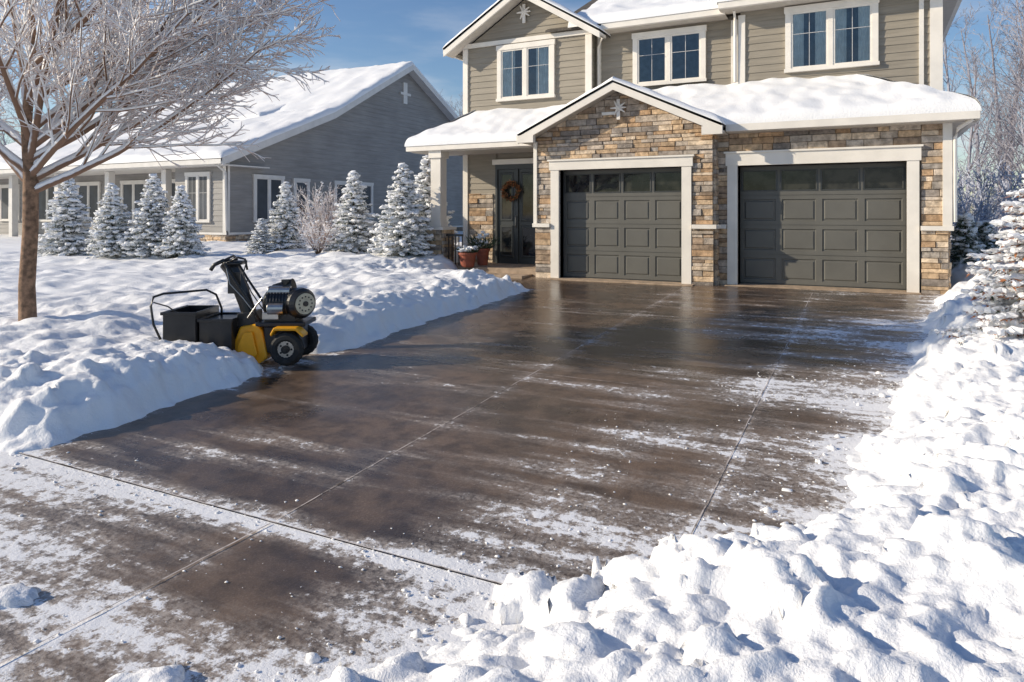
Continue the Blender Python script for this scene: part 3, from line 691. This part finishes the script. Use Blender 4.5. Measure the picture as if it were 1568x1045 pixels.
def spruce(seed,h,Rr,dens=1.0,sn=.95,rust=0,fine=1.0,gr=.55):
    random.seed(seed); mb=MB()
    mb.tube([(0,0,-.2),(0,0,h*.5),(0,0,h*.98)],[.05,.03,.008],7,0)
    z=.08*h; w=0
    while z<h*.985:
        t=z/h; rad=Rr*((1-t)**.82)*1.0+.03
        nb_=max(4,int((5+12*(1-t))*dens))
        for k in range(nb_):
            a=6.28*(k+R()*.8)/nb_+w; rr=rad*ru(.55,1.25); sag=ru(.16,.5)
            n=max(2,int(rr/(.07*fine)))
            base=Vector((0,0,z+ru(-.03,.03)))
            out=Vector((math.cos(a),math.sin(a),0)); sd=Vector((-out.y,out.x,0))
            for i in range(1,n+1):
                s=i/n; c=base+out*(rr*s)+Vector((0,0,-sag*rr*s+.18*rr*s*s))
                wd=.10*(1-.55*s)*min(1,rr*2.2)+.02
                for q in range(5):
                    d=(out*ru(.2,1)+sd*ru(-1,1)+Vector((0,0,ru(-.55,.25)))).normalized()
                    e=d.cross(Vector((0,0,1))).normalized()*.5+rv()*.3
                    ln=ru(.06,.13)*fine; e=e.normalized()*ru(.012,.022)*fine
                    c2=c+sd*ru(-wd,wd)*.7
                    x=R()
                    mb.add([c2-e,c2+e,c2+d*ln],[(0,1,2)],(3 if R()<rust else 1) if x<gr else 2)
                if s>.2 and R()<sn:
                    b=ru(.5,1.4)*fine
                    blob(mb,c+sd*ru(-wd,wd)*.5+out*.01+Vector((0,0,.026)),.074*b,.053*b,.037*b,2,.4)
        z+=ru(.05,.085)*(h/2.2); w+=1.1
    return mb
SPM=[]
for i,(s,h,r) in enumerate([(11,2.35,.78),(12,2.3,.68),(13,2.1,.72),(14,2.4,.84)]):
    mb=spruce(s,h,r,1,.95); o=mb.build('tmp',[BARK,NEEDLE,SNOW],smooth=False); SPM.append(o.data); bpy.data.objects.remove(o)
random.seed(99)
def place(px,py_top,s,mi,hh,rot=0,wid=1):
    X=(px-784)/1070*s; u=5.93+X*.891-s*.454; v=-13.93+X*.454+s*.891
    h0=float(height(np.array([u]),np.array([v]))[0][0]+G(v)); ztop=1.4+(327-py_top)/1070*s
    o=bpy.data.objects.new('spruce_tree',SPM[mi]); COL.objects.link(o)
    k=(ztop-h0+.03)/hh; o.location=(u,v,h0-.03); o.scale=(k*wid,k*wid,k); o.rotation_euler=(0,0,rot)
for a in [(105,268,18.5,0,2.35,.3,1),(172,280,17.5,1,2.3,1,1.05),(235,268,17.5,3,2.4,2,1),(277,285,17.2,2,2.1,3,.95),(437,278,19,1,2.3,4,1),(542,262,18,0,2.35,5,1),(617,252,16.8,3,2.4,.8,1),(655,238,19.5,1,2.3,2.2,1.0),(400,335,18.5,2,2.1,1.7,1.2)]:
    place(*a)
def xy(px,s):
    X=(px-784)/1070*s; return 5.93+X*.891-s*.454, -13.93+X*.454+s*.891
def shrub(name,px,s,h,w,mats,kids=26,leaf=0,drop=0,u=None,v=None,seed=1,sides=3,tr_=.012):
    random.seed(seed)
    if u is None: u,v=xy(px,s)
    z0=float(height(np.array([u]),np.array([v]))[0][0]+G(v))-.05
    mb=MB()
    P=dict(seg=[4,3,2],wig=[.15,.2,.2],up=[-drop,-drop*.6,0],tap=[.7,.7,.5],sides=[5,3,3],mat=[0,1,1],max=2,kids=[9,5,0],st=[.2,.15,0],ang=[.6,.7,.6],lr=[.45,.5,.5],rr=[.6,.6,.6],rmin=.005)
    for k in range(kids):
        a=R()*6.28; d=Vector((math.cos(a)*w*R()**.5,math.sin(a)*w*R()**.5,h)); grow(mb,Vector((0,0,0)),d,h*ru(.6,1.1),tr_,0,P)
    vs=[q for q in mb.v if q[2]>.10*h]
    for k in range(leaf):
        c=Vector(random.choice(vs)); d=rv().normalized(); e=d.cross(rv()).normalized()
        mb.add([c-e*.010,c+e*.010,c+d*ru(.03,.06)],[(0,1,2)],2)
    for k in range(int(leaf*.35)+kids*8):
        c=random.choice(vs); b=ru(.010,.030); blob(mb,(c[0],c[1],c[2]+.01),b*1.6,b*1.0,b*.7,3,.35)
    mb.build(name,mats,loc=(u,v,z0),smooth=False)
shrub('twig_shrub',487,17.5,1.0,.8,[BARK,TWIG,RED,SNOW],20,260,seed=2)
shrub('twig_shrub',492,19.5,1.7,.7,[BARK,TWIG,RED,SNOW],22,0,seed=3)
random.seed(5)
u,v=xy(1603,6.9); mb=spruce(71,2.0,.84,1.0,1.0,.85,.72,.42); mb.build('frosted_conifer',[BARK,NEEDLE,SNOW,RED],loc=(u,v,-.05))
for (px,s,h,r,sd_) in ((1478,14.0,1.35,.42,3),(1508,14.6,1.2,.5,4)):
    u,v=xy(px,s); mb=spruce(60+sd_,h,r,1.4,.22,gr=.8)
    mb.build('evergreen_bush',[BARK,NEEDLE,SNOW],loc=(u,v,.05))
random.seed(21)
PD=dict(seg=[6,4,3,2],wig=[.06,.15,.2,.2],up=[.05,.10,.05,0],tap=[.85,.8,.7,.5],sides=[5,3,3,3],mat=[0,0,0,0],max=3,kids=[20,7,4,0],st=[.18,.1,.1,0],ang=[.75,.6,.7,.7],lr=[.32,.45,.5,.5],rr=[.4,.5,.6,.6],rmin=.009)
var=[]
for k in range(4):
    mb=MB(); grow(mb,Vector((0,0,0)),Vector((ru(-.05,.05),0,1)),10,.13,0,PD); var.append((np.array(mb.v),[f for f in mb.f]))
for k in range(2):
    mb=MB()
    for j in range(5): grow(mb,Vector((ru(-.4,.4),ru(-.4,.4),0)),Vector((ru(-.4,.4),ru(-.4,.4),1)),3.2,.05,0,dict(PD,kids=[11,5,3,0],rmin=.015))
    var.append((np.array(mb.v),[f for f in mb.f]))
def forest(name,mat,items):
    allv=[];allf=[];off=0
    for px,s,vi,k in items:
        u,v=xy(px,s); vs,fs=var[vi]; a=R()*6.28; c,s_=math.cos(a),math.sin(a)
        q=np.stack([(vs[:,0]*c-vs[:,1]*s_)*k+u,(vs[:,0]*s_+vs[:,1]*c)*k+v,vs[:,2]*k-.1],-1)
        allv.append(q); allf.extend([tuple(i+off for i in f) for f in fs]); off+=len(q)
    me=bpy.data.meshes.new(name); me.from_pydata(np.concatenate(allv).tolist(),[],allf); me.materials.append(mat); link(name,me)
it=[]
for k in range(16): it.append((ru(1445,1700),ru(24,44),random.randrange(4),ru(.85,1.35)))
for k in range(7): it.append((ru(650,730),ru(46,62),random.randrange(4),ru(.85,1.1)))
for k in range(12): it.append((ru(-150,300),ru(48,62),random.randrange(4),ru(.8,1.1)))
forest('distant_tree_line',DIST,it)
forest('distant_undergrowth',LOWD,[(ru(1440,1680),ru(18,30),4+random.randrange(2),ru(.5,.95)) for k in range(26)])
# ================================================================ pots
def pot(px,s,r,h,plant,z=.15):
    u,v=xy(px,s); e_=empty('potted_plant',(u,v,z))
    mb=MB(); prof=[(r*.68,0),(r*.74,h*.1),(r*.95,h*.85),(r*1.08,h*.86),(r*1.08,h),(r*.95,h),(r*.9,h*.9)]
    n=24; vs=[(q[0]*math.cos(6.2832*k/n),q[0]*math.sin(6.2832*k/n),q[1]) for q in prof for k in range(n)]
    fs=[(i*n+k,i*n+(k+1)%n,(i+1)*n+(k+1)%n,(i+1)*n+k) for i in range(len(prof)-1) for k in range(n)]
    fs.append(tuple(range(n-1,-1,-1))); fs.append(tuple(range((len(prof)-1)*n,len(prof)*n))); mb.add(vs,fs); mb.build('pot',[TERRA],e_,smooth=False)
    mb=MB()
    for k in range(300 if plant>.5 else 140):
        a=R()*6.28; q=r*R()**.5; c=Vector((q*math.cos(a),q*math.sin(a),h*.95)); d=Vector((math.cos(a)*q/r*ru(.3,1),math.sin(a)*q/r*ru(.3,1),ru(.4,1))).normalized()
        e2=d.cross(rv()).normalized()*.014; c+=d*ru(0,.2)*plant; mb.add([c-e2,c+e2,c+d*ru(.08,.18)],[(0,1,2)],0)
    for k in range(30):
        a=R()*6.28;q=r*R()**.5*1.1; b=ru(.03,.06); blob(mb,(q*math.cos(a),q*math.sin(a),h+.03+ru(0,.22)*plant+.05*(1-q/r)),b*1.4,b*1.2,b*.7,1,.25)
    mb.build('foliage',[NEEDLE,SNOW],e_)
pot(716,16.3,.21,.34,.4,.15); pot(739,16.9,.17,.40,1.5,.15)
# ================================================================ snow blower
s=8.0; u,v=xy(451,s); rz=math.radians(27)
sb=empty('snow_blower',(u,v,float(G(v))+.03),rz)
def hbox(name,x0,x1,y0,y1,z0,z1,mat,bev=.012,prof=None):
    mb=MB()
    if prof:
        n=len(prof); vs=[(x,y0,z) for x,z in prof]+[(x,y1,z) for x,z in prof]
        mb.add(vs,[tuple(range(n-1,-1,-1)),tuple(range(n,2*n))]+[(i,(i+1)%n,n+(i+1)%n,n+i) for i in range(n)])
    else: mb.box(x0,x1,y0,y1,z0,z1)
    return mb.build(name,[mat],sb,bevel=bev)
for y in (-.27,.30):
    mb=MB(); n=36; R0=.13; r0=.058
    vs=[];fs=[]
    for i in range(n):
        a=6.2832*i/n; tread=.006*(i%2)
        for j in range(10):
            b_=6.2832*j/10; rr=R0+(r0+tread)*math.cos(b_); vs.append((rr*math.cos(a),y+.065*math.sin(b_),.19+rr*math.sin(a)))
    for i in range(n):
        for j in range(10): fs.append((i*10+j,i*10+(j+1)%10,((i+1)%n)*10+(j+1)%10,((i+1)%n)*10+j))
    mb.add(vs,fs,0); mb.tube([(0,y-.045,.19),(0,y+.045,.19)],.092,24,1,True); mb.tube([(0,y-.07,.19),(0,y-.04,.19)],.045,16,0,True); mb.tube([(0,y-.078,.19),(0,y-.04,.19)],.02,12,2,True)
    for k in range(5):
        a=6.2832*k/5; mb.tube([(.065*math.cos(a),y-.05,.19+.065*math.sin(a)),(.065*math.cos(a),y-.04,.19+.065*math.sin(a))],.012,8,0,True)
    mb.build('wheel',[RUB,STEEL,BLK],sb,smooth=False)
mb=MB(); mb.tube([(0,-.27,.19),(0,.3,.19)],.02,10,0,True); mb.build('axle',[STEEL],sb)
hbox('gear_housing',0,0,-.20,.22,0,0,ORG,.02,[(-.64,.02),(-.62,.24),(-.55,.42),(-.36,.45),(-.30,.36),(-.24,.08),(-.34,.0)])
hbox('gear_cover',0,0,-.235,-.20,0,0,ORG,.012,[(-.58,.07),(-.56,.22),(-.50,.36),(-.40,.37),(-.34,.12),(-.38,.06)])
hbox('tractor_frame',-.30,.10,-.17,.2,.12,.42,BLK,.02)
hbox('wheel_fender',0,0,-.33,-.15,0,0,ORG,.01,[(-.17,.36),(-.13,.43),(.12,.43),(.2,.35),(.19,.32),(.11,.395),(-.12,.395),(-.16,.33)])
hbox('engine_deck',-.38,.18,-.2,.25,.42,.47,BLK)
mb=MB(); mb.tube([(-.33,0,.66),(-.29,0,.66),(-.27,0,.66),(.02,0,.66),(.08,0,.65)],[.11,.16,.175,.175,.13],28,0,True)
for k in range(7): mb.tube([(-.26+k*.035,0,.66),(-.245+k*.035,0,.66)],.185,28,0,True)
mb.box(-.3,.05,-.14,.16,.46,.56,0)
mb.build('engine_block',[BLK],sb,bevel=.004)
mb=MB(); ax=Vector((.72,-.69,0)); c0=Vector((.02,.0,.67))
mb.tube([c0,c0+ax*.06,c0+ax*.14,c0+ax*.19],[.15,.175,.17,.135],28,0,True); mb.tube([c0+ax*.188,c0+ax*.205],.118,28,1,True); mb.tube([c0+ax*.2,c0+ax*.22],.03,16,0,True)
for k in range(12):
    a=6.28*k/12; e1=Vector((.69,.72,0)); q=c0+ax*.206+e1*math.cos(a)*.08+Vector((0,0,1))*math.sin(a)*.08; mb.tube([q,q+ax*.004],.010,6,0,True)
mb.build('recoil_starter',[BLK,CREAM],sb)
mb=MB(); mb.tube([(-.24,-.17,.62),(-.06,-.17,.62)],[.07,.07],18,0,True); mb.tube([(-.27,-.06,.80),(-.02,-.06,.80)],[.065,.065],18,0,True); mb.box(-.3,-.12,-.2,-.08,.50,.58,0)
mb.build('muffler',[STEEL],sb,bevel=.006)
mb=MB(); mb.tube([(-.10,0,.82),(-.10,0,.90)],.028,14,0,True); mb.tube([(-.10,0,.90),(-.10,0,.93)],.05,18,0,True); mb.tube([(-.25,.05,.8),(-.02,.05,.85)],[.07,.09],16,0,True); mb.build('fuel_cap',[BLK],sb)
mb=MB()
def bin_(x0,x1,y0,y1,z0,z1,t=.018,rim=.02):
    mb.box(x0,x1,y0,y0+t,z0,z1); mb.box(x0,x1,y1-t,y1,z0,z1); mb.box(x0,x0+t,y0+t,y1-t,z0,z1); mb.box(x1-t,x1,y0+t,y1-t,z0,z1); mb.box(x0+t,x1-t,y0+t,y1-t,z0,z0+t)
    mb.box(x0-rim,x1+rim,y0-rim,y0-.001,z1-.03,z1+.005); mb.box(x0-rim,x0-.001,y0,y1,z1-.03,z1+.004)
bin_(-1.34,-.98,-.34,.28,.14,.60); bin_(-.96,-.60,-.30,.26,.04,.52)
mb.box(-.975,-.64,-.29,.25,.47,.50)
mb.build('auger_housing',[BLK],sb,bevel=.006)
mb=MB()
for k in range(40):
    a=k*.5; x=-1.3+k*.017
    mb.tube([(x,-.02,.25),(x,-.02+math.cos(a)*.13,.25+math.sin(a)*.13)],[.012,.02],4,0)
mb.tube([(-1.32,-.02,.25),(-.62,-.02,.25)],.02,8,0); mb.build('auger',[ORG],sb)
hbox('impeller_neck',0,0,-.14,.14,0,0,BLK,.01,[(-.62,.40),(-.60,.56),(-.42,.58),(-.38,.42)])
mb=MB()
ch=[(-.50,.52,.085),(-.55,.66,.08),(-.60,.80,.085),(-.655,.93,.09),(-.71,1.05,.085),(-.79,1.12,.07)]
mb.tube([(x,-.02,z) for x,z,r in ch],[r for x,z,r in ch],14,0,True); mb.box(-.72,-.58,-.11,-.09,.78,1.02)
mb.build('discharge_chute',[BLK],sb)
mb=MB()
for y in (-.16,.2):
    mb.tube([(-.32,y,.45),(-.45,y,.68),(-.62,y,.93),(-.72,y,1.10),(-.74,y,1.16),(-.83,y,1.12)],.014,10,0,True)
    mb.tube([(-.74,y,1.16),(-.85,y,1.11),(-.89,y,1.05)],.022,10,0,True)
mb.tube([(-.74,-.16,1.16),(-.70,0,1.2),(-.74,.2,1.16)],.014,8); mb.tube([(-.6,-.16,.90),(-.6,.2,.90)],.012,8)
mb.tube([(-.72,-.1,1.13),(-.6,-.12,1.19),(-.52,-.12,1.17),(-.49,-.13,1.05)],.013,8,0,True)
mb.tube([(-.30,-.18,.62),(-.42,-.19,.80),(-.52,-.18,1.0),(-.50,-.15,1.12)],.007,6); mb.tube([(-.35,-.15,.5),(-.52,-.2,.75),(-.66,-.2,.9),(-.72,-.16,1.1)],.006,6,1)
mb.tube([(-.46,-.2,.52),(-.36,-.21,.66),(-.30,-.2,.74)],.009,6,1)
mb.box(-.78,-.60,-.12,.16,1.10,1.14)
mb.build('handlebars',[BLK,STEEL],sb,smooth=True)
mb=MB(); mb.tube([(-1.36,-.3,.25),(-1.46,-.3,.46),(-1.50,-.28,.66),(-1.48,-.26,.76),(-1.40,-.2,.79),(-1.05,.1,.80),(-.96,.15,.74),(-.90,.16,.58),(-.9,.16,.5)],.013,10,0,True)
mb.tube([(-1.48,-.26,.70),(-1.30,-.3,.66),(-1.2,-.32,.6)],.008,8); mb.build('guard_bar',[BLK],sb,smooth=True)
# ================================================================ light / world / camera
el=math.radians(23); az=Vector((-.885,-.465,0)).normalized()
sd=Vector((az.x*math.cos(el),az.y*math.cos(el),math.sin(el)))
ld=bpy.data.lights.new('sun','SUN'); ld.energy=5.0; ld.angle=math.radians(.55); ld.color=(1,.875,.69)
lo=bpy.data.objects.new('sun',ld); COL.objects.link(lo); lo.rotation_euler=(-sd).to_track_quat('-Z','Y').to_euler(); lo.location=(-20,-20,20)
w=bpy.data.worlds.new('World'); SC.world=w; w.use_nodes=True; nt=w.node_tree; bg=nt.nodes['Background']
sk=N(nt,'ShaderNodeTexSky'); sk.sky_type='NISHITA'; sk.sun_disc=False; sk.sun_elevation=el; sk.sun_rotation=math.atan2(az.x,az.y); sk.air_density=1.1; sk.dust_density=.3; sk.ozone_density=3.0
hs=N(nt,'ShaderNodeHueSaturation'); hs.inputs['Saturation'].default_value=1.1; hs.inputs['Hue'].default_value=.508; hs.inputs['Value'].default_value=1.0; L(nt,sk.outputs[0],hs.inputs['Color'])
tc=N(nt,'ShaderNodeTexCoord'); cn=noise(nt,tc.outputs['Generated'],3.2,6,.55,(1,1,4.5))
sp=N(nt,'ShaderNodeSeparateXYZ'); L(nt,tc.outputs['Generated'],sp.inputs[0])
band=mth(nt,'MULTIPLY',rng(nt,cn,.44,.72),rng(nt,sp.outputs[2],.45,.08))
L(nt,mixc(nt,mth(nt,'MULTIPLY',band,.6),hs.outputs[0],(6.8,6.9,7.1)),bg.inputs['Color']); bg.inputs['Strength'].default_value=.125
cd=bpy.data.cameras.new('camera'); co_=bpy.data.objects.new('camera',cd); COL.objects.link(co_)
co_.location=(5.93,-13.93,1.4); co_.rotation_euler=(math.pi/2,0,math.radians(27)); cd.lens=24.57; cd.sensor_width=36; cd.shift_y=-.1247; cd.clip_end=2000; cd.clip_start=.05
SC.camera=co_
SC.view_settings.view_transform='Standard'; SC.view_settings.look='None'; SC.view_settings.exposure=0
